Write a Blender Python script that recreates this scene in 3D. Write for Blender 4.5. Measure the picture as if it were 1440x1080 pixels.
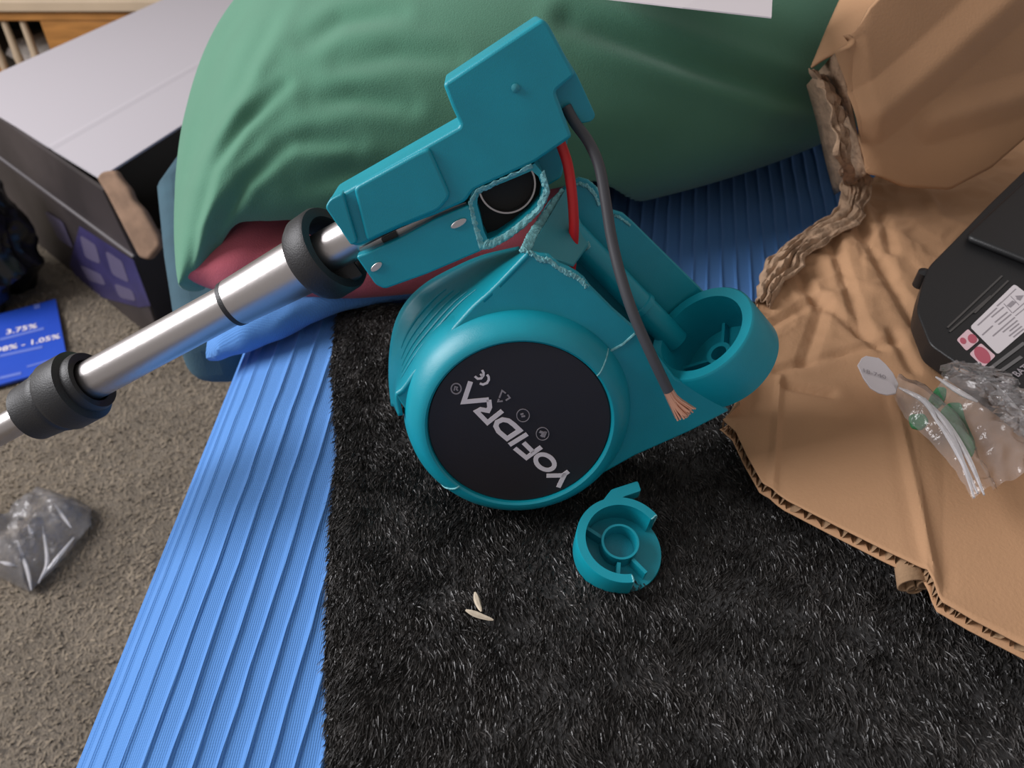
import bpy, bmesh, math, random
import numpy as np
from mathutils import Vector, noise, Matrix
random.seed(7); np.random.seed(7)
S = bpy.context.scene
for o in list(bpy.data.objects): bpy.data.objects.remove(o)

# ------------------------------------------------------------------ camera, world, light
PITCH = math.radians(41); FPX = 1130.0; H = 0.28
cam = bpy.data.cameras.new('camera'); co = bpy.data.objects.new('camera', cam)
S.collection.objects.link(co); S.camera = co
cam.sensor_fit = 'HORIZONTAL'; cam.sensor_width = 36.0; cam.lens = 36.0 * FPX / 1440.0
cam.clip_start = 0.005; cam.clip_end = 60
co.location = (0, 0, H); co.rotation_euler = (math.pi / 2 - PITCH, 0, 0)
cam.dof.use_dof = True; cam.dof.focus_distance = 0.315; cam.dof.aperture_fstop = 17.0

w = bpy.data.worlds.new('room_light'); S.world = w; w.use_nodes = True
bg = w.node_tree.nodes['Background']
bg.inputs[0].default_value = (1.0, 0.93, 0.90, 1); bg.inputs[1].default_value = 0.36

def area(name, loc, target, sx, sy, power, col):
    l = bpy.data.lights.new(name, 'AREA'); l.shape = 'RECTANGLE'; l.size = sx; l.size_y = sy
    l.energy = power; l.color = col
    o = bpy.data.objects.new(name, l); S.collection.objects.link(o); o.location = loc
    o.rotation_euler = (Vector(target) - Vector(loc)).to_track_quat('-Z', 'Y').to_euler()
    return o
area('window_daylight', (-1.75, .40, 1.10), (0, .35, 0), 1.2, 1.2, 58, (0.98, 0.97, 1.0))
S.view_settings.view_transform = 'Standard'; S.view_settings.look = 'None'
S.view_settings.gamma = 1; S.view_settings.use_curve_mapping = False
S.view_settings.exposure = 0.0

# ------------------------------------------------------------------ pixel helpers
Rv = Vector((1, 0, 0)); Fv = Vector((0, math.cos(PITCH), -math.sin(PITCH))); Uv = Vector((0, math.sin(PITCH), math.cos(PITCH)))
C0 = Vector((0, 0, H))
def ray(x, y): return Rv * ((x - 720) / FPX) + Uv * ((540 - y) / FPX) + Fv
def PD(x, y, d): return C0 + ray(x, y) * d
def PZ(x, y, z=0.0):
    r = ray(x, y); return C0 + r * ((z - H) / r.z)
def PL(x, y, P0, N):
    r = ray(x, y); return C0 + r * ((P0 - C0).dot(N) / r.dot(N))
def depth(P): return (P - C0).dot(Fv)
def lerp(a, b, t): return a + (b - a) * t
def poly_at(pts, t):
    """point on a polyline at index fraction t in 0..1"""
    k = t * (len(pts) - 1); i = min(int(k), len(pts) - 2); return pts[i].lerp(pts[i + 1], k - i)
def smooth_line(pts, n):
    """Catmull-Rom resample"""
    P = [Vector(p) for p in pts]; P = [P[0] * 2 - P[1]] + P + [P[-1] * 2 - P[-2]]; out = []
    m = len(P) - 3
    for k in range(n):
        s = k / (n - 1) * m; i = min(int(s), m - 1); t = s - i
        a, b, c, d = P[i:i + 4]
        out.append(.5 * ((2 * b) + (c - a) * t + (2 * a - 5 * b + 4 * c - d) * t * t + (3 * b - a - 3 * c + d) * t ** 3))
    return out
def nz(x, y=0, z=0): return noise.noise(Vector((x, y, z)))

# ------------------------------------------------------------------ materials
def mat(name, col, rough=.6, metal=0, bump=0, bscale=400, var=0, vscale=30, spec=.5, coat=0, sheen=0, trans=0, alpha=1, stretch=None, col2=None, sss=0):
    m = bpy.data.materials.new(name); m.use_nodes = True; nt = m.node_tree; b = nt.nodes['Principled BSDF']
    b.inputs['Base Color'].default_value = (*col, 1); b.inputs['Roughness'].default_value = rough
    b.inputs['Metallic'].default_value = metal; b.inputs['Specular IOR Level'].default_value = spec
    b.inputs['Coat Weight'].default_value = coat; b.inputs['Sheen Weight'].default_value = sheen
    b.inputs['Transmission Weight'].default_value = trans; b.inputs['Alpha'].default_value = alpha
    tc = nt.nodes.new('ShaderNodeTexCoord'); src = tc.outputs['Object']
    if stretch:
        mp = nt.nodes.new('ShaderNodeMapping'); mp.inputs['Scale'].default_value = stretch
        nt.links.new(src, mp.inputs[0]); src = mp.outputs[0]
    if var or col2:
        n = nt.nodes.new('ShaderNodeTexNoise'); n.inputs['Scale'].default_value = vscale; n.inputs['Detail'].default_value = 5
        nt.links.new(src, n.inputs[0])
        r = nt.nodes.new('ShaderNodeValToRGB'); c2 = col2 or tuple(min(1, c * (1 + var)) for c in col)
        c1 = col if col2 else tuple(c * (1 - var) for c in col)
        r.color_ramp.elements[0].position = .35; r.color_ramp.elements[1].position = .65
        r.color_ramp.elements[0].color = (*c1, 1); r.color_ramp.elements[1].color = (*c2, 1)
        nt.links.new(n.outputs[0], r.inputs[0]); nt.links.new(r.outputs[0], b.inputs['Base Color'])
    if bump:
        n = nt.nodes.new('ShaderNodeTexNoise'); n.inputs['Scale'].default_value = bscale; n.inputs['Detail'].default_value = 4
        nt.links.new(src, n.inputs[0])
        bp = nt.nodes.new('ShaderNodeBump'); bp.inputs['Strength'].default_value = bump; bp.inputs['Distance'].default_value = .001
        nt.links.new(n.outputs[0], bp.inputs['Height']); nt.links.new(bp.outputs[0], b.inputs['Normal'])
    return m
TEAL = (0.003, 0.285, 0.365)
M = dict(
    teal=mat('teal_plastic', TEAL, .38, bump=.12, bscale=2600, var=.05, vscale=60, spec=.5),
    torn=mat('stress_whitened_teal', (.20, .50, .53), .75, bump=.9, bscale=900, var=.25, vscale=400),
    web=mat('pale_teal_plastic', (.03, .27, .32), .5, bump=.1, bscale=1500),
    black=mat('black_plastic', (.012, .012, .013), .42, bump=.15, bscale=1800),
    label=mat('black_label', (.016, .012, .013), .42, bump=.05, bscale=900),
    ink=mat('pale_ink', (.76, .70, .73), .5),
    ink2=mat('dim_ink', (.30, .27, .29), .5),
    steel=mat('brushed_steel', (.56, .53, .52), .33, metal=1, bump=.05, bscale=500, stretch=(1, 1, 1)),
    rod=mat('dull_steel', (.42, .40, .40), .3, metal=1),
    rubber=mat('dark_rubber', (.018, .018, .019), .5, bump=.2, bscale=1500),
    hole=mat('dark_bore', (.010, .010, .010), .8),
    red=mat('red_wire', (.62, .012, .014), .42),
    grey=mat('grey_wire', (.055, .055, .062), .45),
    copper=mat('copper', (.75, .40, .27), .35, metal=.7),
    fur=mat('black_fur', (.030, .027, .025), .42, spec=.6, var=.5, vscale=60),
    rugback=mat('rug_backing', (.018, .0170, .0165), .8, bump=1, bscale=500),
    green=mat('green_jersey', (.082, .235, .150), .92, bump=.35, bscale=1500, var=.06, vscale=9, sheen=.15),
    pink=mat('pink_jersey', (.50, .105, .140), .92, bump=.35, bscale=1300, var=.06, vscale=10, sheen=.1),
    navy=mat('dark_teal_upholstery', (.035, .085, .115), .9, bump=.4, bscale=1200, var=.1),
    card=mat('brown_cardboard', (.47, .265, .140), .85, bump=.18, bscale=700, var=.07, vscale=14),
    cardtorn=mat('torn_cardboard', (.36, .235, .150), .95, bump=1, bscale=420, var=.25, vscale=120),
    flute=mat('fluted_paper', (.33, .205, .115), .95, bump=.3, bscale=500),
    white=mat('white_board', (.50, .47, .50), .6, bump=.06, bscale=600),
    paper=mat('white_paper', (.66, .61, .63), .7),
    carton=mat('dark_printed_carton', (.040, .032, .032), .45, var=.3, vscale=6),
    inside=mat('black_inside', (.008, .008, .008), .8),
    bag=mat('black_bin_bag', (.006, .0065, .0065), .24, spec=.5),
    leaflet=mat('blue_leaflet', (.012, .055, .42), .5, col2=(.016, .075, .50), vscale=5),
    wood=mat('orange_pine', (.45, .20, .050), .5, var=.18, vscale=9, stretch=(1, 6, 6)),
    palewood=mat('pale_top_board', (.58, .45, .31), .6, var=.05, vscale=12),
    linen=mat('white_linen', (.72, .66, .60), .9, bump=.3, bscale=300),
    darkcloth=mat('dark_green_cloth', (.02, .03, .024), .95),
    leaf=mat('green_plastic', (.045, .24, .095), .5, bump=.3, bscale=900, var=.1, vscale=80),
    straw=mat('dry_straw', (.55, .47, .36), .8, var=.2, vscale=200),
    pinkink=mat('red_print', (.45, .10, .14), .6), pinkpaper=mat('pink_sticker', (.70, .48, .52), .6),
    violet=mat('violet_print', (.034, .028, .095), .45, var=.2, vscale=20),
    lav=mat('lavender_print', (.10, .085, .145), .5),
)
# knitted blue cover: fine rows between the raised ribs
def knit():
    m = mat('blue_knit', (.085, .255, .62), .9, sheen=.10, var=.05, vscale=6)
    nt = m.node_tree; b = nt.nodes['Principled BSDF']; tc = nt.nodes['Texture Coordinate']
    hs = []
    for d, sc in (('X', 2300), ('Y', 1700)):
        wv = nt.nodes.new('ShaderNodeTexWave'); wv.bands_direction = d; wv.inputs['Scale'].default_value = sc / 6.28 * 1.0
        wv.inputs['Distortion'].default_value = 1.5; wv.inputs['Detail'].default_value = 1
        nt.links.new(tc.outputs['Object'], wv.inputs[0]); hs.append(wv)
    mx = nt.nodes.new('ShaderNodeMath'); mx.operation = 'ADD'
    nt.links.new(hs[0].outputs[1], mx.inputs[0]); nt.links.new(hs[1].outputs[1], mx.inputs[1])
    bp = nt.nodes.new('ShaderNodeBump'); bp.inputs['Strength'].default_value = .35; bp.inputs['Distance'].default_value = .0004
    nt.links.new(mx.outputs[0], bp.inputs['Height']); nt.links.new(bp.outputs[0], b.inputs['Normal'])
    return m
M['knit'] = knit()
def carpet():
    m = mat('beige_carpet', (.215, .177, .132), .98, var=.13, vscale=14, bump=1, bscale=420)
    nt = m.node_tree
    for n in nt.nodes:
        if n.type == 'BUMP': n.inputs['Distance'].default_value = .0055
    return m
M['carpet'] = carpet()
def film(name, a, tint=(.9, .88, .9)):
    """thin clear plastic film: mostly see-through, with gloss and a faint haze"""
    m = bpy.data.materials.new(name); m.use_nodes = True; nt = m.node_tree; nt.nodes.clear()
    out = nt.nodes.new('ShaderNodeOutputMaterial'); tr = nt.nodes.new('ShaderNodeBsdfTransparent')
    gl = nt.nodes.new('ShaderNodeBsdfGlossy'); gl.inputs['Roughness'].default_value = .16
    df = nt.nodes.new('ShaderNodeBsdfDiffuse'); df.inputs[0].default_value = (*tint, 1)
    tl = nt.nodes.new('ShaderNodeBsdfTranslucent'); tl.inputs[0].default_value = (*tint, 1)
    tc = nt.nodes.new('ShaderNodeTexCoord'); n = nt.nodes.new('ShaderNodeTexNoise'); n.inputs['Scale'].default_value = 130; n.inputs['Detail'].default_value = 3
    nt.links.new(tc.outputs['Object'], n.inputs[0])
    bp = nt.nodes.new('ShaderNodeBump'); bp.inputs['Strength'].default_value = .8; bp.inputs['Distance'].default_value = .002
    nt.links.new(n.outputs[0], bp.inputs['Height']); nt.links.new(bp.outputs[0], gl.inputs['Normal'])
    ad = nt.nodes.new('ShaderNodeMixShader'); ad.inputs[0].default_value = .5
    nt.links.new(df.outputs[0], ad.inputs[1]); nt.links.new(tl.outputs[0], ad.inputs[2])
    m1 = nt.nodes.new('ShaderNodeMixShader'); m1.inputs[0].default_value = a
    nt.links.new(tr.outputs[0], m1.inputs[1]); nt.links.new(ad.outputs[0], m1.inputs[2])
    fr = nt.nodes.new('ShaderNodeFresnel'); fr.inputs[0].default_value = 1.5; nt.links.new(bp.outputs[0], fr.inputs['Normal'])
    m2 = nt.nodes.new('ShaderNodeMixShader'); nt.links.new(fr.outputs[0], m2.inputs[0])
    nt.links.new(m1.outputs[0], m2.inputs[1]); nt.links.new(gl.outputs[0], m2.inputs[2])
    nt.links.new(m2.outputs[0], out.inputs[0]); return m
M['film'] = film('clear_film', .20, (1, .97, .98)); M['filmfold'] = film('folded_film', .65, (1, .98, 1))

# ------------------------------------------------------------------ object helpers (vertices are given in world space)
def tag(o, label=None, cat=None, group=None, kind=None):
    for k, v in (('label', label), ('category', cat), ('group', group), ('kind', kind)):
        if v: o[k] = v
    return o
def empty(name, base, label, cat, group=None):
    o = bpy.data.objects.new(name, None); o.empty_display_size = .01; S.collection.objects.link(o)
    o.location = base; o['_b'] = list(base); return tag(o, label, cat, group)
def base_of(o):
    return Vector(o['_b'])
def mesh(name, verts, faces, m, parent=None, smooth=True, bevel=0, seg=2, base=None, sub=0, angle=35, solid=0):
    if parent is not None: b = base_of(parent)
    elif base is not None: b = Vector(base)
    else:
        zs = min(v[2] for v in verts); b = Vector((sum(v[0] for v in verts) / len(verts), sum(v[1] for v in verts) / len(verts), zs))
    me = bpy.data.meshes.new(name)
    me.from_pydata([(v[0] - b.x, v[1] - b.y, v[2] - b.z) for v in verts], [], faces); me.update()
    bm = bmesh.new(); bm.from_mesh(me); bmesh.ops.recalc_face_normals(bm, faces=bm.faces); bm.to_mesh(me); bm.free()
    o = bpy.data.objects.new(name, me); S.collection.objects.link(o)
    ms = m if isinstance(m, list) else [m]
    for q in ms: me.materials.append(q)
    o['_b'] = list(b)
    if parent is not None: o.parent = parent
    else: o.location = b
    if smooth:
        for p in me.polygons: p.use_smooth = True
    if solid:
        d = o.modifiers.new('thick', 'SOLIDIFY'); d.thickness = solid; d.offset = -1
    if bevel:
        d = o.modifiers.new('bevel', 'BEVEL'); d.width = bevel; d.segments = seg; d.limit_method = 'ANGLE'; d.angle_limit = math.radians(angle)
        d.harden_normals = False
    if sub:
        d = o.modifiers.new('sub', 'SUBSURF'); d.levels = sub; d.render_levels = sub
    if smooth:
        try:
            me.set_sharp_from_angle(angle=math.radians(40))
        except Exception: pass
    return o
def prism(front, vec):
    n = len(front); vec = Vector(vec); vs = [Vector(p) for p in front] + [Vector(p) + vec for p in front]
    return vs, [list(range(n)), list(range(2 * n - 1, n - 1, -1))] + [[i, i + n, (i + 1) % n + n, (i + 1) % n] for i in range(n)]
def join(*parts):
    V, F = [], []
    for v, f in parts:
        k = len(V); V += list(v); F += [[i + k for i in q] for q in f]
    return V, F
def frame_of(ax):
    ax = Vector(ax).normalized(); t = Vector((0, 0, 1)) if abs(ax.z) < .9 else Vector((1, 0, 0))
    u = ax.cross(t).normalized(); return u, ax.cross(u).normalized(), ax
def lathe(c, ax, prof, seg=64, a0=0, a1=2 * math.pi, closed=True):
    """profile of (radius, along-axis) revolved"""
    u, v, ax = frame_of(ax); V, F = [], []; n = len(prof); full = abs(a1 - a0 - 2 * math.pi) < 1e-6
    cols = seg if full else seg + 1
    for i in range(cols):
        a = a0 + (a1 - a0) * i / seg
        for r, z in prof: V.append(c + ax * z + (u * math.cos(a) + v * math.sin(a)) * r)
    m = n if closed else n - 1
    for i in range(seg):
        for j in range(m):
            i2 = (i + 1) % cols; j2 = (j + 1) % n
            F.append([i * n + j, i * n + j2, i2 * n + j2, i2 * n + j])
    if not full and closed: F += [list(range(n)), [(cols - 1) * n + j for j in range(n - 1, -1, -1)]]
    return V, F
def tube(pts, rad, seg=12, cap=True):
    pts = [Vector(p) for p in pts]; V, F = [], []; n = len(pts); u = None
    for i, p in enumerate(pts):
        t = (pts[min(i + 1, n - 1)] - pts[max(i - 1, 0)]).normalized()
        if u is None: u, v, _ = frame_of(t)
        else: u = (u - t * u.dot(t)).normalized(); v = t.cross(u)
        r = rad[i] if isinstance(rad, (list, tuple)) else rad
        for k in range(seg):
            a = 2 * math.pi * k / seg; V.append(p + (u * math.cos(a) + v * math.sin(a)) * r)
    for i in range(n - 1):
        for k in range(seg): F.append([i * seg + k, i * seg + (k + 1) % seg, (i + 1) * seg + (k + 1) % seg, (i + 1) * seg + k])
    if cap: F += [list(range(seg - 1, -1, -1)), [(n - 1) * seg + k for k in range(seg)]]
    return V, F
def grid(fn, nu, nv):
    V = [fn(i / (nu - 1), j / (nv - 1)) for j in range(nv) for i in range(nu)]
    F = [[j * nu + i, j * nu + i + 1, (j + 1) * nu + i + 1, (j + 1) * nu + i] for j in range(nv - 1) for i in range(nu - 1)]
    return V, F
def stroke(pts, wd, N, th, closed=False):
    """flat mitred pen stroke of width wd lying on a plane of normal N, th thick"""
    P = [Vector(p) for p in pts]; n = len(P); L, Rr = [], []
    for i in range(n):
        a = P[i - 1] if (i > 0 or closed) else None; b = P[(i + 1) % n] if (i < n - 1 or closed) else None
        d1 = (P[i] - a).normalized() if a is not None else None; d2 = (b - P[i]).normalized() if b is not None else None
        if d1 is None: s = N.cross(d2)
        elif d2 is None: s = N.cross(d1)
        else:
            s1, s2 = N.cross(d1), N.cross(d2); s = s1 + s2
            s = s / max(.35, s.length_squared / 2) if s.length > 1e-6 else s1
        L.append(P[i] + s * wd / 2); Rr.append(P[i] - s * wd / 2)
    V, F = [], []
    for q in range(2):
        off = N * (th * (1 - q)); V += [p + off for p in L] + [p + off for p in Rr]
    m = n if closed else n - 1
    for i in range(m):
        j = (i + 1) % n
        F.append([i, j, n + j, n + i]); F.append([i, 2 * n + i, 2 * n + j, j]); F.append([n + i, n + j, 3 * n + j, 3 * n + i])
    return V, F
def ell(cx, cy, rx, ry, rot=0, n=20, a0=0, a1=2 * math.pi):
    c, s = math.cos(rot), math.sin(rot); out = []
    for i in range(n):
        a = a0 + (a1 - a0) * i / (n if abs(a1 - a0) > 6.28 else n - 1)
        x, y = rx * math.cos(a), ry * math.sin(a); out.append((cx + x * c - y * s, cy + x * s + y * c))
    return out
def rounded(pts, r, seg=4):
    """rounds the corners of a 2D pixel outline"""
    out = []; n = len(pts)
    for i in range(n):
        a, b, c = Vector(pts[i - 1]), Vector(pts[i]), Vector(pts[(i + 1) % n])
        d1 = (a - b); d2 = (c - b); k1 = min(r, d1.length * .45); k2 = min(r, d2.length * .45)
        p, q = b + d1.normalized() * k1, b + d2.normalized() * k2
        for s in range(seg + 1):
            t = s / seg; out.append(tuple(p * (1 - t) ** 2 + b * 2 * t * (1 - t) + q * t * t))
    return out
def text_geo(s, size, org, xd, yd, th=.0002, bold=0):
    cu = bpy.data.curves.new('t', 'FONT'); cu.body = s; cu.size = size; cu.resolution_u = 2; cu.offset = bold
    o = bpy.data.objects.new('t', cu); S.collection.objects.link(o)
    dg = bpy.context.evaluated_depsgraph_get(); dg.update(); me = o.evaluated_get(dg).to_mesh()
    zd = xd.cross(yd); V = [org + xd * v.co.x + yd * v.co.y + zd * th for v in me.vertices]; F = [list(p.vertices) for p in me.polygons]
    o.evaluated_get(dg).to_mesh_clear(); bpy.data.objects.remove(o); bpy.data.curves.remove(cu); return V, F

# ------------------------------------------------------------------ floor
FZ = -.42
V, F = grid(lambda a, b: Vector((-3.2 + 6 * a, -1.2 + 5.4 * b, FZ)), 2, 2)
tag(mesh('floor', V, F, M['carpet'], base=(0, 0, FZ)), 'beige cut pile carpet', None, None, 'structure')
fl_o = bpy.data.objects['floor']
def tufts(n):
    V, F = [], []
    for i in range(n):
        y = .62 + random.gauss(0, .52); x = -.10 - 1.9 * random.random() ** 1.9
        a = random.uniform(0, 6.28); L = random.uniform(.003, .007); h = random.uniform(.0012, .0042)
        d = Vector((math.cos(a), math.sin(a), 0)); w_ = Vector((-d.y, d.x, 0)) * random.uniform(.0006, .0013); P = Vector((x, y, 0)); k = len(V)
        V += [P - w_, P + w_, P + d * L + w_ * .5 + Vector((0, 0, h)), P + d * L - w_ * .5 + Vector((0, 0, h))]; F.append([k, k + 1, k + 2, k + 3])
    return V, F
V, F = tufts(120000); me = bpy.data.meshes.new('carpet_pile'); me.from_pydata(V, [], F); me.materials.append(mat('carpet_yarn', (.270, .222, .165), 1, var=.14, vscale=16, spec=.1))
o = bpy.data.objects.new('carpet_pile', me); S.collection.objects.link(o); o.parent = fl_o; o['kind'] = 'stuff'
V, F = prism([(-3.2, 4.2, FZ), (2.8, 4.2, FZ), (2.8, 4.2, 2.0), (-3.2, 4.2, 2.0)], (0, .1, 0))
tag(mesh('wall_back', V, F, mat('cream_wall', (.60, .55, .48), .9)), 'plain cream wall', None, None, 'structure')

# ------------------------------------------------------------------ sofa body and the ribbed blue cover
sofa = empty('sofa', (.36, .5, FZ), 'low dark teal upholstered sofa under the ribbed blue cover', 'sofa')
def bx(x0, x1, y0, y1, z0, z1):
    return prism([(x0, y0, z0), (x1, y0, z0), (x1, y1, z0), (x0, y1, z0)], (0, 0, z1 - z0))
mesh('base', *bx(-.145, 1.0, -.25, 1.35, FZ, -.075), M['navy'], sofa, bevel=.015, seg=3)
mesh('armrest', *prism([(-.177, .405, -.078), (-.215, .405, -.078), (-.262, .52, -.078), (-.30, .62, -.078), (-.30, 1.3, -.078), (-.177, 1.3, -.078)], (0, 0, .048)), M['navy'], sofa, bevel=.014, seg=4)

EDGE = -.118; RAD = .050
def cover_point(s, y):
    g = .16 * min(1, max(0, s + .03) / .16) + .06 * min(1, max(0, s) / .5)
    sag = .003 * nz(s * 6, y * 5, 3.1)
    if s >= 0: x, z = EDGE + s, 0
    else:
        a = -s / RAD
        if a < math.pi / 2: x, z = EDGE - RAD * math.sin(a), -RAD * (1 - math.cos(a))
        else: x, z = EDGE - RAD - .004 * math.sin((a - 1.57) * 1.3 + y * 7), -RAD - (-s - RAD * math.pi / 2)
    return x + (y - .12) * g, z + sag * min(1, max(0, .05 + s) / .1)
SP = .0088; cols = []
k0 = int((-.31) / SP)
for k in range(k0, int(1.02 / SP)):
    for d, h in ((-.0036, 0), (-.0020, .00), (-.0011, .00015), (-.0005, .00085), (.0002, .00125), (.0009, .0007), (.0015, .0001), (.0027, 0)):
        cols.append((k * SP + d, h))
rows = [-.22 + 1.5 * j / 95 for j in range(96)]
V = []
for y in rows:
    for s, h in cols:
        wob = .0007 * nz(int(s / SP + 500) * 1.7, y * 45) + .0004 * nz(int(s / SP + 500) * 3.1, y * 130)
        x, z = cover_point(s + wob, y)
        if s >= -.01: nx, nzv = 0, 1
        else:
            a = min(math.pi / 2, -s / RAD); nx, nzv = -math.sin(a), math.cos(a)
        V.append((x + nx * h, y, z + nzv * h))
nc = len(cols); F = [[j * nc + i, j * nc + i + 1, (j + 1) * nc + i + 1, (j + 1) * nc + i] for j in range(95) for i in range(nc - 1)]
cover = mesh('ribbed_sofa_cover', V, F, M['knit'], base=(EDGE, .2, -.3))
tag(cover, 'sky blue ribbed knit cover stretched over the sofa seat', 'sofa cover')
# bunched hem of the cover in front of the pink cushion
hp = smooth_line([PZ(292, 497, -.004), PZ(330, 482, .006), PZ(385, 466, .012), PZ(440, 445, .014), PZ(500, 425, .013), PZ(600, 400, .012)], 40)
def hem(a, b):
    i = a * 39; k = min(int(i), 38); p = hp[k].lerp(hp[k + 1], i - k); t = b * 2 * math.pi
    r = .0095 + .002 * math.sin(a * 7) + .0012 * nz(a * 9, math.cos(t) * 1.2, math.sin(t) * 1.2)
    return p + Vector((.25, .97, 0)) * (math.cos(t) * r * 1.5 + .012) + Vector((0, 0, 1)) * math.sin(t) * r
V, F = grid(hem, 60, 20); mesh('bunched_hem', V, F, M['knit'], cover)

# ------------------------------------------------------------------ cushions
def pillow(name, corners, zc, T, m, wr, label, cat, nu=120, nv=100, p=2.6, q=.42, floor=.004, rnd=.3, drop=None):
    c = [Vector((x, y, 0)) for x, y in corners]
    def surf(side):
        def fn(a, b):
            # denser near the rim so the rolled sides stay smooth
            u = math.sin((a * 2 - 1) * math.pi / 2); v = math.sin((b * 2 - 1) * math.pi / 2)
            u2 = u * math.sqrt(1 - rnd * v * v); v2 = v * math.sqrt(1 - rnd * u * u)
            aa, bb = (u2 + 1) / 2, (v2 + 1) / 2
            P = c[0].lerp(c[1], aa).lerp(c[3].lerp(c[2], aa), bb)
            e = max(0, (1 - abs(u) ** p) * (1 - abs(v) ** p)) ** q
            z_ = zc - (drop(aa, bb) if drop else 0)
            P.z = z_ + (zc + T / 2 - z_) * e if side > 0 else z_ - T / 2 * e
            w_ = wr((u + 1) / 2, (v + 1) / 2, P, e)
            P = P + w_
            fz = floor(aa, bb) if callable(floor) else floor
            P.z = max(P.z, fz)
            return P
        return fn
    V, F = join(grid(surf(1), nu, nv), grid(surf(-1), nu, nv))
    o = mesh(name, V, F, m)
    bm = bmesh.new(); bm.from_mesh(o.data); bmesh.ops.remove_doubles(bm, verts=bm.verts, dist=.0004); bmesh.ops.recalc_face_normals(bm, faces=bm.faces); bm.to_mesh(o.data); bm.free()
    for pg in o.data.polygons: pg.use_smooth = True
    return tag(o, label, cat)
def crease(a, b, p0, p1, wid, dep):
    ax, ay = p1[0] - p0[0], p1[1] - p0[1]; L2 = ax * ax + ay * ay
    t = ((a - p0[0]) * ax + (b - p0[1]) * ay) / L2; tt = min(1, max(0, t))
    d = math.hypot(a - p0[0] - ax * tt, b - p0[1] - ay * tt)
    return -dep * math.exp(-(d / wid) ** 2) * math.sin(math.pi * min(1, max(.05, .1 + .8 * tt)))
def to_px(P):
    d = P - C0; k = d.dot(Fv); return 720 + FPX * d.x / k, 540 - FPX * d.dot(Uv) / k
VALLEYS = [([(800, 30), (900, 62), (1000, 96), (1080, 120), (1170, 156)], 17, .011), ([(322, 128), (340, 95), (362, 55), (392, 0)], 13, .007), ([(268, 240), (285, 185), (318, 135), (342, 108)], 12, .0055),
           ([(262, 420), (272, 320), (296, 235), (340, 175), (400, 120)], 9, .0055), ([(290, 400), (306, 320), (345, 255), (400, 208)], 10, .0045), ([(395, 200), (440, 196), (500, 205)], 12, .0035),
           ([(440, 142), (500, 138), (575, 150)], 14, .005), ([(480, 90), (560, 78), (640, 84)], 14, .004), ([(420, 260), (500, 240), (560, 250)], 16, .004), ([(430, 60), (480, 30), (560, 20)], 13, .005), ([(1080, 190), (1130, 178), (1150, 172)], 14, .006), ([(640, 250), (760, 225), (900, 215)], 26, .004)]
def pxdist(x, y, pl):
    best = 1e9; n = len(pl)
    for i in range(n - 1):
        (ax, ay), (bx_, by) = pl[i], pl[i + 1]; ex, ey = bx_ - ax, by - ay
        t = max(0, min(1, ((x - ax) * ex + (y - ay) * ey) / (ex * ex + ey * ey))); d = math.hypot(x - ax - ex * t, y - ay - ey * t)
        if d < best: best = d; at = (i + t) / (n - 1)
    return best, at
def green_wr(a, b, P, e):
    z = .004 * nz(a * 3, b * 3, 1.7)
    if P.y < .75 and b < .75:
        x, y = to_px(P)
        for pl, wd, dp in VALLEYS:
            d, t = pxdist(x, y, pl)
            if d < wd * 4:
                f = math.sin(math.pi * min(.95, max(.05, t))) ** .5
                z += f * .6 * dp * (-math.exp(-(d / wd) ** 2) + .45 * math.exp(-((d - wd * 1.9) / wd) ** 2))
    return Vector((0, -.75 * z, .66 * z))
def sstep(a, b, x):
    t = max(0, min(1, (x - a) / (b - a))); return t * t * (3 - 2 * t)
pillow('cushion', [(-.246, .302), (.358, .556), (.375, .98), (-.180, .86)], .080, .196, M['green'], green_wr,
       'large plump green cotton cushion with soft creases on the blue cover', 'cushion', 220, 200, p=2.2, q=.47, rnd=.33, drop=lambda a, b: .064 * (1 - sstep(.06, .17, a)) * (1 - sstep(.15, .6, b)),
       floor=lambda a, b: .004 + .060 * sstep(.075, .165, a) * (1 - sstep(.48, .58, a)) * (1 - sstep(.65, .9, b)))
def pink_wr(a, b, P, e):
    z = .0015 * nz(a * 8, b * 4, 9) + crease(a, b, (.22, .0), (.50, .5), .05, .012) + crease(a, b, (.05, .02), (.2, .4), .04, .006) + crease(a, b, (.45, .0), (.6, .5), .05, .006)
    return Vector((0, -.8 * z, z * .6))
pillow('pink_cushion', [(-.198, .358), (.03, .384), (.04, .62), (-.17, .60)], .033, .056, M['pink'], pink_wr,
       'rumpled dusky pink cushion squashed beneath the green cushion', 'cushion', 70, 50, p=4, q=.35, rnd=.25)
# paper lying on the green cushion
pz = .172
V, F = prism([PZ(1085, 24, pz), PZ(1089, -60, pz - .005), PZ(800, -90, pz), PZ(830, -5, pz), PZ(960, 10, pz + .001)], (0, 0, -.0006))
tag(mesh('paper_sheet', V, F, M['paper'], smooth=False), 'white sheet of paper lying on top of the green cushion', 'paper')

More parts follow.
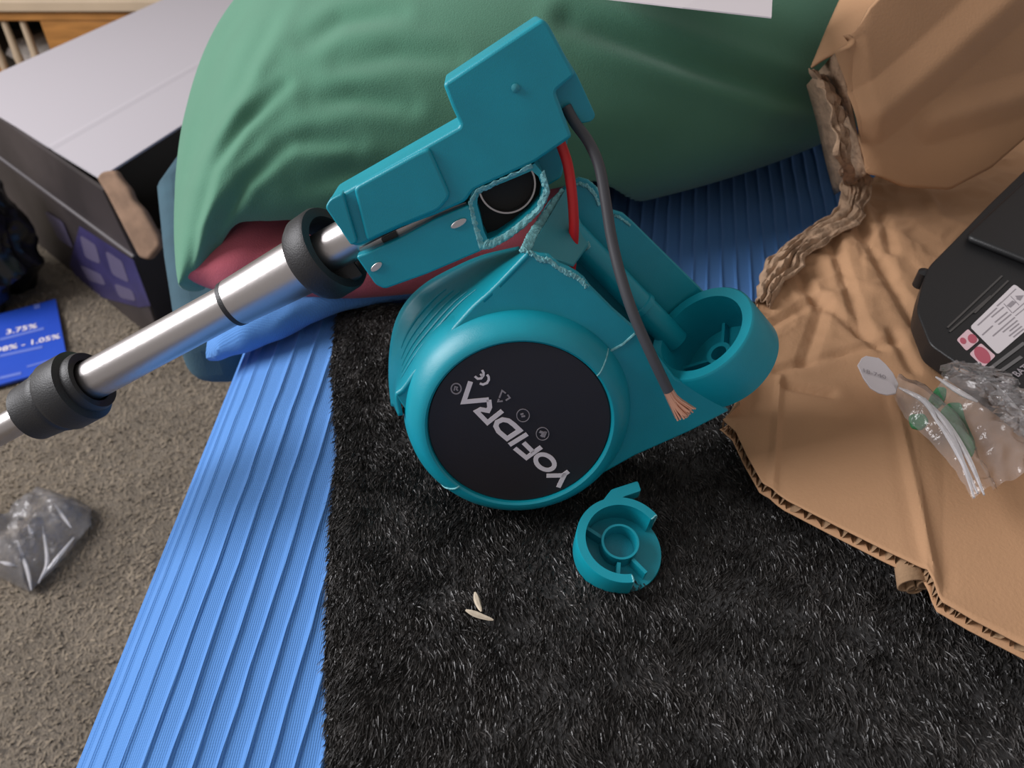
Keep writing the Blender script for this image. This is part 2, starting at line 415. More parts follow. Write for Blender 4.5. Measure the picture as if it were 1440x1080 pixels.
# ------------------------------------------------------------------ black fur rug
rug = empty('fur_rug', PZ(800, 700, .002), 'black faux fur rug spread on the blue cover under the broken trimmer', 'rug')
lft = [PZ(478, 432, 0), PZ(468, 520, 0), PZ(476, 640, 0), PZ(466, 760, 0), PZ(462, 900, 0), PZ(463, 1080, 0), PZ(462, 1300, 0)]
def rug_pt(a, b):
    """a: left to right, b: near to far"""
    l = poly_at(lft, 1 - b); r = Vector((.62, l.y * 1.02 - .004, 0))
    P = l.lerp(r, a); P.z = 0; return P
def rug_z(x, y): return .0065 + .0022 * nz(x * 22, y * 22, 5) + .0016 * nz(x * 60, y * 60, 2)
def rug_top(a, b):
    P = rug_pt(a, b); ed = min(1, a / .02, (1 - b) / .03, 1)
    P.z = .0022 + rug_z(P.x, P.y) * max(0, ed) ** .5; return P
V, F = grid(rug_top, 130, 90); V2, F2 = grid(lambda a, b: rug_pt(a, b) + Vector((0, 0, .0016)), 2, 2)
mesh('pelt', V, F, M['rugback'], rug)
N = 220000
def strands(N):
    a = np.random.rand(N) ** 1.5 * .82; b = np.random.rand(N) * .96 + .04
    V = np.zeros((N * 6, 3)); ok = 0; Fq = []
    for i in range(N):
        P = rug_pt(a[i], b[i])
        if P.y < .0: continue
        lum = nz(P.x * 35, P.y * 35, 8)
        th = -math.pi / 2 + .55 * nz(P.x * 14, P.y * 14, 1) + .9 * nz(P.x * 70, P.y * 70, 4) + random.gauss(0, .35)
        if a[i] < .012: th = -math.pi / 2 + random.gauss(0, .35)
        L = random.uniform(.0030, .0078) * (1 if a[i] > .012 else .7) * (1 + .3 * lum); d = Vector((math.cos(th), math.sin(th), 0)); s = Vector((-d.y, d.x, 0)) * random.uniform(.00008, .00021)
        z0 = .0022 + rug_z(P.x, P.y) * min(1, a[i] / .02, (1 - b[i]) / .03) ** .5 - .0005; hh = random.uniform(.0002, .0016)
        A = P + Vector((0, 0, z0)); B = A + d * L * .5 + Vector((0, 0, hh)); Cc = A + d * L + Vector((0, 0, hh * random.uniform(.1, .9)))
        tw = Vector((0, 0, random.uniform(-.0004, .0004)))
        k = ok * 6
        V[k:k + 6] = [A - s, A + s, B - s + tw, B + s - tw, Cc - s * .3, Cc + s * .3]
        Fq += [[k, k + 1, k + 3, k + 2], [k + 2, k + 3, k + 5, k + 4]]; ok += 1
    return V[:ok * 6], Fq
V, F = strands(N)
b = base_of(rug); me = bpy.data.meshes.new('fur_pile'); me.from_pydata((V - np.array(b)).tolist(), [], F); me.materials.append(M['fur'])
o = bpy.data.objects.new('fur_pile', me); S.collection.objects.link(o); o.parent = rug; o['kind'] = 'stuff'; o['_b'] = list(b)

# ------------------------------------------------------------------ broken trimmer: motor housing
OC = PD(731, 598, .317); NT = (Rv * .05 - Uv * .454 - Fv * .891).normalized()
def TL(x, y, k):
    r = ray(x, y); return C0 + r * (((OC - C0).dot(NT) + k) / r.dot(NT))
SC = .317 / 1130
hs = empty('motor_housing', Vector((OC.x, OC.y + .02, .011)), 'teal plastic trimmer motor housing with round black label, neck snapped open', 'power tool')
V, F = lathe(OC, NT, [(0, -.001), (.0362, -.001), (.0364, .0010), (.0372, .0016), (.0385, .0014), (.0405, 0), (.0430, -.0028), (.0449, -.0062), (.0457, -.0095), (.0465, -.012), (.0470, -.018), (.0445, -.030), (.0400, -.042), (.0385, -.044), (0, -.044)], 96, closed=False)
ms = mesh('motor_shell', V, F, M['teal'], hs)
lb = mesh('label_disc', *lathe(OC, NT, [(0, -.0011), (.0360, -.0011), (.0360, -.0004), (.0357, -.0001), (0, -.0001)], 96, closed=False), M['label'], hs)
# lettering on the label: pen strokes traced on the disc plane
def q4(x, y): return (600 + x * .19444, 500 + y * .19444)
def q3(x, y): return (620 + x * .09259, 500 + y * .09259)
def on(pts, cv=None, k=.00005): return [TL(*(cv(*p) if cv else p), k) for p in pts]
let = {
    'Y': [[(1026, 836), (984, 866), (866, 868)], [(1002, 850), (952, 952)]],
    'F': [[(830, 660), (722, 738), (636, 668)], [(770, 697), (700, 628)]],
    'I': [[(728, 566), (598, 646)]],
    'R': [[(548, 398), (440, 484), (362, 404), (392, 388), (444, 398), (456, 372), (450, 318)]],
    'A': [[(450, 318), (268, 334), (318, 186)]],
}
parts = []
for kx, ls in let.items():
    for l in ls: parts.append(stroke(on(l, q4), .0019, NT, .0002))
parts.append(stroke(on(ell(856, 770, 72, 50, .5, 24), q4), .0019, NT, .0002, True))
parts.append(stroke(on([(674, 540), (582, 600), (520, 548), (500, 510), (510, 480), (550, 462), (592, 470), (630, 498)], q4), .0020, NT, .0002, True))
mesh('brand_lettering', *join(*parts), M['ink'], lb, smooth=False)
parts = [stroke(on([(515, 312), (560, 350), (612, 345), (645, 300), (648, 260), (625, 215)], q3), .0009, NT, .0002),
         stroke(on([(630, 318), (598, 275)], q3), .0008, NT, .0002),
         stroke(on([(590, 420), (640, 438), (700, 415), (728, 365), (725, 320), (700, 285)], q3), .0009, NT, .0002)]
mesh('conformity_mark', *join(*parts), M['ink'], lb, smooth=False)
parts = [stroke(on(ell(232, 500, 76, 80), q3), .0005, NT, .0002, True), stroke(on([(200, 530), (215, 470), (250, 480), (235, 510), (260, 530)], q3), .0005, NT, .0002)]
mesh('registered_mark', *join(*parts), M['ink2'], lb, smooth=False)
mesh('recycling_mark', *join(stroke(on([(888, 640), (930, 530), (985, 570)], q3), .0006, NT, .0002), stroke(on([(1010, 590), (1048, 640), (985, 680)], q3), .0006, NT, .0002), stroke(on([(940, 690), (868, 695), (882, 655)], q3), .0006, NT, .0002)), M['ink2'], lb, smooth=False)
mesh('round_mark', *join(stroke(on(ell(697, 432, 46, 46), q4), .0003, NT, .0002, True), stroke(on([(678, 425), (700, 420)], q4), .0007, NT, .0002), stroke(on([(685, 440), (712, 436)], q4), .0007, NT, .0002)), M['ink2'], lb, smooth=False)
mesh('round_mark', *join(stroke(on(ell(838, 565, 46, 46), q4), .0003, NT, .0002, True), stroke(on([(815, 548), (850, 560), (828, 585)], q4), .0011, NT, .0002), stroke(on([(862, 548), (846, 590)], q4), .0010, NT, .0002)), M['ink2'], lb, smooth=False)

KF = -.0085; KB = -.048; back = NT * -1
edge_px = [(555, 556), (566, 545), (590, 513), (621, 480), (648, 450), (667, 429), (691, 407), (716, 381), (742, 353)]
torn_px = [(758, 357), (772, 358), (786, 370), (800, 376), (812, 383), (822, 391), (830, 402)]
rim_px = [(862, 434), (903, 470), (930, 506), (950, 532), (1000, 556), (1026, 578), (970, 607), (893, 641), (850, 665), (760, 690), (660, 680), (606, 640), (580, 590)]
outline = edge_px + torn_px + rim_px
# front plate
V, F = prism([TL(x, y, KF) for x, y in outline], back * .0026)
mesh('front_plate', V, F, M['teal'], hs, bevel=.0008, seg=2, angle=50)
# side skin that sweeps back from the plate edge towards the neck (with moulded grip lines)
sk = smooth_line([TL(x, y, KF) for x, y in [(560, 585)] + edge_px], 60)
sb_ = smooth_line([TL(x, y, KB) for x, y in [(553, 570), (550, 530), (552, 488), (560, 452), (576, 424), (602, 400), (640, 379), (680, 362), (730, 350)]], 60)
def skin(a, b):
    k = int(round(a * 59)); P = sk[k].lerp(sb_[k], b); c = (OC - P); c = (c - NT * c.dot(NT)).normalized()
    return P + c * (.0030 * math.sin(b * math.pi) * math.sin(a * math.pi)) - c * .0012 * max(0, (b - .85) / .15)
V, F = grid(skin, 60, 16); mesh('side_skin', V, F, M['teal'], hs, solid=.002)
for i in range(5):
    bq = .34 + i * .105
    pts = [skin(a, bq) + (skin(a, bq) - OC).normalized() * .0001 for a in np.linspace(.20 + .02 * i, .74 - .02 * i, 30)]
    mesh('grip_line', *tube(pts, [.00025 + .0005 * math.sin(math.pi * j / 29) for j in range(30)], 8), M['teal'], hs)
# back wall of the open neck
bw = [(752, 318), (772, 285), (796, 262), (814, 250), (826, 253), (838, 262), (846, 280), (862, 296), (876, 300), (890, 312), (1000, 420), (1010, 470), (960, 520), (900, 560), (780, 480), (720, 400)]
V, F = prism([TL(x, y, KB) for x, y in bw], back * .0026); mesh('back_plate', V, F, M['teal'], hs, bevel=.0006, angle=50)
# trough floor between the two plates
fl = [(700, 410), (770, 440), (850, 500), (930, 570)]
fl = [TL(x, y, KF - .0035) for x, y in fl]
V, F = grid(lambda a, b: poly_at(fl, a) + back * (b * (abs(KB - KF) - .003)), 20, 4); mesh('trough_floor', V, F, M['teal'], hs, solid=.002)
# moulded boss that runs along the trough, with a joint collar
ba, bb = TL(778, 302, -.040), TL(950, 480, -.040)
mesh('wire_boss', *tube([ba.lerp(bb, t) for t in np.linspace(0, 1, 12)], .0058, 20), M['teal'], hs)
bm_ = ba.lerp(bb, .70); mesh('boss_collar', *lathe(bm_, (bb - ba), [(.0057, -.0016), (.0064, -.0012), (.0064, .0012), (.0057, .0016)], 28), M['teal'], hs)
# pale inner web and the stress-whitened fracture edges
A, B, Cc, D = TL(744, 356, -.012), TL(796, 268, -.044), TL(829, 344, -.036), TL(806, 376, -.014)
V, F = prism([A, B, TL(818, 322, -.042), Cc, D], NT.cross(Vector((1, 0, 0))) * .0012); mesh('inner_web', V, F, M['web'], hs, bevel=.0003)
def ragged(p, r, seed, n=40, seg=8):
    P = smooth_line(p, n)
    return tube([q + Vector((nz(i * .9, seed), nz(i * .9, seed + 7), nz(i * .9, seed + 13))) * r * .5 for i, q in enumerate(P)], [r * (.75 + .4 * nz(i * .7, seed + 3)) * (.35 + .65 * math.sin(math.pi * (i + .5) / n) ** .4) for i in range(n)], seg)
def shard(name, A_, B_, m, par, seed, amp=.0007, n=70, nv=7):
    """jagged snapped plastic face between two 3D polylines"""
    def fn(a, b):
        P = poly_at(A_, a).lerp(poly_at(B_, a), b); j = amp * (1 - abs(2 * b - 1) * .2)
        return P + NT * (j * .9 * nz(a * 34, b * 3, seed) + .0005 * math.sin(math.pi * b)) + Uv * (j * nz(a * 40, b * 2.5, seed + 5)) + Rv * (j * .6 * nz(a * 38, b * 2.5, seed + 9))
    V, F = grid(fn, n, nv); return mesh(name, V, F, m, par, solid=.0007)
shard('fracture_face', [TL(*p) for p in [(731, 351, -.009), (742, 328, -.018), (762, 298, -.030), (790, 264, -.044)]], [TL(*p) for p in [(744, 356, -.009), (756, 332, -.019), (774, 304, -.031), (797, 270, -.045)]], M['torn'], hs, 1)
shard('fracture_face', [TL(x, y, KF - .0006) for x, y in [(741, 350)] + torn_px], [TL(x + d, y + 12 + d, KF + .0003) for (x, y), d in zip([(745, 345)] + torn_px, (0, 0, 1, 1, 0, -1, -3, -8))], M['torn'], hs, 2, .0007)
shard('fracture_face', [TL(x, y, KB - .002) for x, y in [(796, 262), (814, 249), (827, 252), (840, 263), (848, 282)]], [TL(x, y, KB + .0008) for x, y in [(800, 268), (814, 260), (824, 263), (833, 272), (842, 290)]], M['torn'], hs, 3)
shard('fracture_face', [TL(x, y, KB - .002) for x, y in [(862, 296), (874, 299), (890, 311)]], [TL(x, y, KB + .0006) for x, y in [(861, 302), (871, 307), (886, 318)]], M['torn'], hs, 4, .0005)
shard('fracture_face', [TL(*p) for p in [(817, 320, -.040), (826, 332, -.037), (830, 345, -.034)]], [TL(*p) for p in [(814, 326, -.039), (820, 338, -.036), (822, 352, -.033)]], M['torn'], hs, 5, .0004)
mesh('mould_seam', *tube([TL(x, y, KF + .0002) for x, y in [(852, 497), (876, 484), (893, 469)]], .0005, 6), M['torn'], hs)
# socket cup at the end of the neck
axc = (Rv * .64 - Uv * .53 + Fv * .56).normalized(); cc = TL(985, 468, -.024); RC = 81 * depth(cc) / FPX
V, F = lathe(cc, axc, [(RC - .0050, 0), (RC - .0008, -.0002), (RC, .0008), (RC + .0002, .021), (RC - .003, .0245), (0, .0245), (0, .0215), (RC - .0054, .0215)], 80, closed=True)
cup = mesh('socket_cup', V, F, M['teal'], hs, angle=30)
mesh('cup_hub', *lathe(cc, axc, [(.0035, .0215), (.0035, .015), (.0055, .015), (.0055, .0215)], 30), M['teal'], cup)
for k in range(4):
    a = k * math.pi / 2 + .4; u, v, _ = frame_of(axc); d = u * math.cos(a) + v * math.sin(a); s = axc.cross(d) * .0007
    p0, p1 = cc + axc * .0216 + d * .0054, cc + axc * .0216 + d * (RC - .005)
    mesh('cup_rib', *prism([p0 - s, p0 + s, p1 + s, p1 - s], axc * -.004), M['teal'], cup)
# raised seam marks across the ring
def on_ring(px, py, r):
    d = TL(px, py, 0) - OC; d.normalize(); pr = [(.0364, .0010), (.0372, .0016), (.0385, .0014), (.0405, 0), (.0430, -.0028), (.0449, -.0062), (.0457, -.0095)]
    z = np.interp(r, [p[0] for p in pr], [p[1] for p in pr]); return OC + d * r + NT * (z + .0001)
for a_, b_ in (((829, 533), (855, 505)), ((646, 681), (612, 702))):
    mesh('mould_seam', *tube([on_ring(lerp(a_[0], b_[0], t), lerp(a_[1], b_[1], t), lerp(.0366, .0452, t)) for t in np.linspace(0, 1, 10)], .00035, 6), M['torn'], hs)

# ------------------------------------------------------------------ broken trimmer: clamp head with telescopic shaft
KC = -.0215
P1 = TL(600, 278, KC - .0135); dl = depth(P1) + .045; P0 = PD(0, 605, dl); AX = (P1 - P0).normalized()
def along(px):
    """point on the shaft axis that projects to image column px"""
    lo, hi = -1.3, .4
    for _ in range(50):
        t = (lo + hi) / 2; q = P1 + AX * t; d = q - C0; x = 720 + FPX * d.x / d.dot(Fv)
        if x < px: lo = t
        else: hi = t
    return P1 + AX * t
tEnd = (FZ + .010 - P1.z) / AX.z
foot = P1 + AX * tEnd
sh = empty('trimmer_shaft', Vector((foot.x, foot.y, FZ)), 'telescopic steel trimmer shaft with snapped teal clamp head and loose wires', 'power tool')
def mm(px, P): return px * depth(P) / FPX
a0, a1 = along(120), along(560)
mesh('inner_tube', *tube([a0, along(333), a1], mm(29, along(230)), 40), M['steel'], sh)
s0, s1 = along(328), along(436)
mesh('outer_sleeve', *tube([s0, s0.lerp(s1, .02), s0.lerp(s1, .98), s1], [mm(31, s0), mm(34, s0), mm(41, s1), mm(41, s1)], 48), M['steel'], sh)
mesh('sleeve_band', *lathe(s0, AX, [(mm(31, s0), -.0015), (mm(33.5, s0), -.0012), (mm(34.3, s0), .0010), (mm(31, s0), .0012)], 48), M['rubber'], sh)
cl = along(472); ra = mm(64, cl)
AXC = (AX - Fv * .30).normalized()
mesh('collar', *lathe(cl, AXC, [(ra * .70, -.012), (ra * .93, -.012), (ra, -.0095), (ra, -.0012), (ra * .965, 0), (ra * .76, 0), (ra * .70, -.0025)], 64), M['rubber'], sh)
mesh('collar_latch', *prism([cl + AXC * .0005 + d for d in (Uv * -.0065 - Rv * .004, Uv * -.0035 + Rv * .006, Uv * -.0115 + Rv * .0115, Uv * -.0145 + Rv * .001)], AXC * -.006), M['black'], sh, bevel=.001)
# lower locking collar
kc = along(104); rk = mm(52, kc)
mesh('locking_collar', *lathe(kc, AX, [(rk * .60, .0100), (rk * .80, .0105), (rk * .84, .0085), (rk * .82, .0062), (rk, .0050), (rk * 1.0, -.0060), (rk * .90, -.0085), (rk * .92, -.0100), (rk * .86, -.0125), (rk * .80, -.0235), (rk * .45, -.0245)], 64, closed=False), M['rubber'], sh, angle=30)
mesh('lower_tube', *tube([a0, P1 + AX * (tEnd + .02)], mm(20, along(5)), 32), M['steel'], sh)
mesh('end_cap', *tube([P1 + AX * (tEnd + .03), foot], .010, 24), M['rubber'], sh, bevel=.001)

# clamp head: stepped front shell, lower clamp half, rear shell
def cblock(name, px, k, th, m, bev, par, r=5, seg=3):
    V, F = prism([TL(x, y, k) for x, y in rounded(px, r)], back * th); return mesh(name, V, F, m, par, bevel=bev, seg=seg, angle=40)
up = [(623, 118), (762, 26), (771, 33), (810, 106), (781, 129), (805, 193), (752, 229), (666, 268), (655, 284), (612, 303), (560, 322), (505, 347), (494, 345), (458, 292), (463, 282), (648, 177), (636, 152)]
head = cblock('clamp_shell', up, KC - .0006, .026, M['teal'], .0022, sh, 6)
cblock('raised_pad', [(457, 292), (463, 281), (482, 271), (503, 341), (494, 346)], KC + .0016, .006, M['teal'], .0026, head, 5, 5)
cblock('raised_pad', [(497, 264), (590, 213), (604, 208), (634, 276), (618, 296), (560, 320), (516, 341)], KC + .0012, .006, M['teal'], .0028, head, 8, 5)
lo = [(500, 361), (514, 356), (560, 336), (612, 308), (661, 288), (666, 305), (673, 330), (680, 352), (600, 386), (541, 407), (528, 401)]
half = cblock('clamp_half', lo, KC - .0010, .024, M['teal'], .0020, sh, 5)
for (x, y), (x2, y2) in (((634, 320), (656, 308)), ((522, 381), (537, 369))):
    p = TL((x + x2) / 2, (y + y2) / 2, KC - .0008); d = (TL(x2, y2, KC - .0008) - TL(x, y, KC - .0008)); L = d.length / 2; d.normalize(); sdir = NT.cross(d)
    V = [p + d * L * math.cos(t) + sdir * .0013 * math.sin(t) for t in np.linspace(0, 2 * math.pi, 16, endpoint=False)]
    mesh('screw_glint', *prism(V, NT * .0006), M['steel'], half, bevel=.0002)  # steel oval shaped as the elongated white glint on a screw
mesh('slit_strip', *prism([TL(x, y, KC - .006) for x, y in [(505, 350), (560, 322), (612, 300), (655, 284), (658, 290), (612, 311), (560, 340), (510, 362)]], back * .004), M['rod'], sh)
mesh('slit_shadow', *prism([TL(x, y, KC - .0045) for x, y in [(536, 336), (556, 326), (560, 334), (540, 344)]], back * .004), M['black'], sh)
rear = [(770, 60), (790, 70), (812, 106), (838, 163), (832, 171), (816, 174), (800, 168), (770, 140)]
cblock('rear_shell', rear, KC - .012, .016, M['teal'], .0018, sh, 6)
cblock('rear_shell', [(640, 130), (780, 60), (800, 190), (790, 250), (770, 262), (740, 262), (690, 250), (650, 200)], KC - .027, .012, M['teal'], .002, sh, 6)
p = TL(725, 124, KC + .0001); mesh('mould_dimple', *lathe(p, NT, [(0, .0005), (.0008, .0004), (.0015, 0), (.0015, -.001), (0, -.001)], 24, closed=False), M['web'], head)
# broken square socket under the clamp with the open tube end inside
rg = [(664, 268), (659, 286), (667, 308), (672, 330), (680, 349), (700, 343), (726, 326), (752, 304), (769, 284), (771, 264), (764, 244), (752, 230), (710, 249)]
inn = [(672, 270), (671, 288), (676, 306), (680, 324), (686, 337), (700, 332), (724, 316), (746, 297), (760, 281), (763, 264), (757, 248), (748, 240), (710, 256)]
n = len(rg); Vf = [TL(x, y, KC - .0015) for x, y in rg]; Vi = [TL(x, y, KC - .0015) for x, y in inn]; Vb = [v + back * .022 for v in Vf]; Vib = [v + back * .022 for v in Vi]
V = Vf + Vi + Vb + Vib; F = []
for i in range(n):
    j = (i + 1) % n; F += [[i, j, n + j, n + i], [i, 2 * n + i, 2 * n + j, j], [n + i, n + j, 3 * n + j, 3 * n + i]]
F.append([3 * n + i for i in range(n)])
sk_ = mesh('tube_socket', V, F, M['teal'], sh, smooth=False)
shard('fracture_face', [TL(x, y, KC - .0006) for x, y in [(748, 232), (704, 252), (668, 268), (659, 286), (664, 312), (674, 350)]], [TL(x, y, KC - .0030) for x, y in [(750, 236), (706, 257), (674, 273), (669, 288), (675, 312), (688, 344)]], M['torn'], sh, 6, .0007)
shard('fracture_face', [TL(x, y, KC - .0010) for x, y in [(674, 352), (690, 350), (712, 339), (738, 320), (762, 296), (774, 270), (766, 240)]], [TL(x, y, KC - .0016) for x, y in [(684, 336), (690, 337), (708, 328), (732, 310), (752, 292), (764, 268), (758, 246)]], M['torn'], sh, 7, .0006)
ct = TL(713, 260, KC - .0050); rt = mm(41, ct); axt = (NT * 1.0 + AX * .06).normalized()
V, F = lathe(ct, axt, [(rt, 0), (rt, -.020), (rt * .92, -.020), (rt * .92, -.0008), (rt * .94, 0)], 48)
mesh('tube_mouth', V, F, M['rod'], sh)
mesh('socket_liner', *prism([TL(x, y, KC - .010) for x, y in inn], back * .002), M['hole'], sh)
mesh('tube_bore', *lathe(ct, axt, [(0, -.004), (rt * .92, -.0035), (rt * .92, -.006), (0, -.006)], 40, closed=False), M['hole'], sh)
# wires
rw = smooth_line([TL(778, 178, KC - .010), TL(790, 206, KC - .010), TL(799, 235, KC - .008), TL(805, 280, KC - .006), TL(807, 325, KC - .006), TL(804, 366, KC - .010), TL(801, 395, -.034)], 40)
mesh('red_wire', *tube(rw, mm(7.4, rw[20]), 14), M['red'], sh)
gw = smooth_line([TL(796, 150, KC - .012), TL(808, 172, KC - .010), TL(828, 200, KC - .006), TL(843, 235, KC - .002), TL(852, 285, KC + .003), TL(860, 335, KC + .008), TL(872, 385, KC + .014), TL(890, 440, KC + .020), TL(915, 497, KC + .024), TL(940, 550, KC + .026)], 60)
gwo = mesh('grey_wire', *tube(gw, mm(7.8, gw[40]), 16), M['grey'], sh)
e0 = gw[-1]; ed = (gw[-1] - gw[-4]).normalized(); parts = []
for i in range(120):
    a = random.uniform(0, 6.28); r = random.uniform(0, .0016); u, v, _ = frame_of(ed); o1 = (u * math.cos(a) + v * math.sin(a))
    sp = random.uniform(.3, 1); tip = e0 + ed * random.uniform(.0085, .0115) + o1 * r * 2.3 + Rv * .0034 * sp
    parts.append(tube(smooth_line([e0 + o1 * r - ed * .001, e0 + o1 * r * 1.3 + ed * .004 + Rv * .0004, tip], 6), .00045, 5))
cu = mesh('copper_strands', *join(*parts), M['copper'], gwo)

# ------------------------------------------------------------------ snapped-off end cup lying on the rug
cb = PZ(872, 766, .0195); axk = Vector((.04, -.27, 1)).normalized()
ck = empty('broken_cup', Vector((cb.x, cb.y, .010)), 'small broken teal plastic ring cup lying on the black rug', 'broken part')
r0 = 64 * depth(cb) / FPX
u_, v_, _ = frame_of(axk)
def ang(px, py):
    d = PL(px, py, cb + axk * .006, axk) - cb; return math.atan2(d.dot(v_), d.dot(u_))
aA, aB = ang(940, 714), ang(892, 822)
# wall runs the long way round, away from the gap on the right
gap = ang(945, 775)
def norm(a, ref):
    while a < ref: a += 2 * math.pi
    while a >= ref + 2 * math.pi: a -= 2 * math.pi
    return a
sA, sB = norm(aA, gap), norm(aB, gap); lo_, hi_ = min(sA, sB), max(sA, sB)
mesh('ring_wall', *lathe(cb, axk, [(r0 * .80, -.009), (r0 * .99, -.009), (r0, -.008), (r0, .0055), (r0 * .985, .0062), (r0 * .80, .0062)], 72, lo_, hi_), M['teal'], ck, angle=30)
mesh('cup_base', *lathe(cb, axk, [(0, -.0092), (r0 * .97, -.0092), (r0 * .99, -.0080), (r0 * .97, -.0062), (0, -.0062)], 72, closed=False), M['teal'], ck)
mesh('inner_ring', *lathe(cb + Uv * .001, axk, [(r0 * .36, -.0065), (r0 * .42, -.0065), (r0 * .415, .0008), (r0 * .365, .0008)], 48), M['teal'], ck)
for pa, pb in (((845, 755), (812, 735)), ((893, 790), (915, 812)), ((870, 800), (868, 830))):
    d0 = PL(*pa, cb, axk) - cb; d1 = PL(*pb, cb, axk) - cb
    d0 -= axk * d0.dot(axk); d1 -= axk * d1.dot(axk); d0 = d0.normalized() * r0 * .41; d1 = d1.normalized() * r0 * .82; s = axk.cross(d1).normalized() * .0007
    mesh('spoke', *prism([cb + d0 - s, cb + d0 + s, cb + d1 + s, cb + d1 - s], axk * -.0065), M['teal'], ck)
dA = u_ * math.cos(lo_) + v_ * math.sin(lo_); dB = u_ * math.cos(hi_) + v_ * math.sin(hi_)
for d in (dA, dB):
    mesh('fracture_edge', *ragged([cb + d * r0 * .82 + axk * .006, cb + d * r0 * .97 + axk * .006, cb + d * r0 * .98 - axk * .003], .0005, 9, 16), M['torn'], ck)
tb = [PL(x, y, cb + axk * .006, axk) for x, y in rounded([(846, 706), (860, 688), (897, 676), (902, 690), (878, 698), (868, 706)], 3)]
mesh('snap_tab', *prism(tb, axk * -.006), M['teal'], ck, bevel=.0005)

# straw bits
for pts in ([(668, 833), (672, 848), (677, 860)], [(655, 858), (675, 866), (694, 872)]):
    P = [PZ(x, y, .0145) for x, y in pts]
    V, F = tube(smooth_line(P, 7), [.0004, .0010, .0013, .0012, .0010, .0008, .0003], 6)
    lab = 'short upright sliver of dry straw on the black fur rug' if pts[0][0] == 668 else 'longer flat sliver of dry straw on the black fur rug'
    tag(mesh('straw_sliver', V, F, M['straw']), lab, 'straw', 'straw slivers on the rug')

# ------------------------------------------------------------------ torn cardboard box
bxr = empty('cardboard_box', PZ(1250, 500, .016), 'torn open brown corrugated cardboard box lying beside the trimmer', 'cardboard box')
fr = [(1016, 590, .024), (1034, 606, .024), (1050, 640, .024), (1072, 678, .024), (1108, 704, .025), (1180, 741, .027), (1250, 776, .029), (1304, 801, .031), (1326, 846, .029), (1370, 872, .029), (1440, 908, .029), (1640, 1010, .029)]
bk = [(1040, 575, .030), (1052, 500, .034), (1066, 425, .034), (1088, 372, .036), (1135, 335, .036), (1182, 300, .038), (1215, 260, .04), (1260, 225, .04), (1330, 205, .04), (1420, 190, .04), (1520, 170, .04), (1700, 160, .04)]
frp = [PZ(*p) for p in fr]; bkp = [PZ(*p) for p in bk]
def ridge(x, y, s, k): return 1 - abs(nz(x * s, y * s, k)) * 2
creases = [((1135, 500), (1160, 425), .008, .004), ((1150, 420), (1240, 490), .007, .004), ((1060, 470), (1150, 420), .006, .003), ((1095, 510), (1260, 480), .006, .003), ((1100, 520), (1092, 690), .004, -.0018),
           ((1110, 530), (1170, 545), .006, .004), ((1260, 560), (1320, 810), .005, -.0030), ((1165, 340), (1215, 470), .008, .005), ((1200, 320), (1290, 460), .009, .005), ((1230, 300), (1250, 360), .008, .004), ((1110, 360), (1150, 430), .007, .004),
           ((1255, 470), (1285, 520), .007, .004)]
crs = [(PZ(*a, .034), PZ(*b, .034), w_, d_) for a, b, w_, d_ in creases]
def crumple(P, amt):
    z = 0
    for a, b_, w_, d_ in crs:
        e = (b_ - a); t = max(0, min(1, (P - a).xy.dot(e.xy) / e.xy.length_squared)); d = ((P - a).xy - e.xy * t).length
        z -= d_ * .55 * max(0, 1 - d / w_ * 1.5)
        z += d_ * .10 * math.exp(-((d - w_ * 1.0) / w_ * 1.8) ** 2)
    d_ = noise.voronoi(Vector((P.x * 26, P.y * 26, 1.3)))[0]; z += amt * (.0026 * max(0, 1 - (d_[1] - d_[0]) * 4.5) + .0014 * nz(P.x * 30, P.y * 30, 2))
    d_ = noise.voronoi(Vector((P.x * 60, P.y * 60, 4.3)))[0]; z += amt * .0016 * max(0, 1 - (d_[1] - d_[0]) * 3)
    return z
def sheet(off):
    def fn(a, b):
        P = poly_at(frp, a).lerp(poly_at(bkp, a), b); amt = max(0, min(1, (b - .35) * 2)) * .8
        P.z += crumple(P, amt) * (1 if b > .02 else .6) + off; return P
    return fn
V, F = grid(sheet(0), 230, 150); mesh('top_liner', V, F, M['card'], bxr, solid=.0006)
V, F = grid(sheet(-.0066), 100, 50); mesh('bottom_liner', V, F, M['card'], bxr, solid=.0006)
def flute(a, b):
    P = poly_at(frp, a).lerp(poly_at(bkp, a), .004 + b * .10); P.z += crumple(P, 0) * .6 - .0036 + .0026 * math.sin(a * 215 + 3 * nz(a * 40)); return P
V, F = grid(flute, 900, 3); mesh('flutes', V, F, M['flute'], bxr)
# curled torn roll at the notch
rc = PZ(1291, 826, .0215); parts = []
for k, (dx, dz, r) in enumerate(((-.003, 0, .0080), (.0035, .001, .0058), (0, -.002, .0045))):
    pts = [rc + Vector((dx + r * (1 - t * .13) * math.cos(t * 1.1 + k), 0, dz + r * .8 * (1 - t * .13) * math.sin(t * 1.1 + k))) for t in np.linspace(0, 6, 26)]
    V = [p for p in pts] + [p + Vector((.006, .026, .001)) for p in pts]; parts.append((V, [[i, i + 1, 27 + i, 26 + i] for i in range(25)]))
mesh('curled_tear', *join(*parts), M['flute'], bxr, solid=.0009)
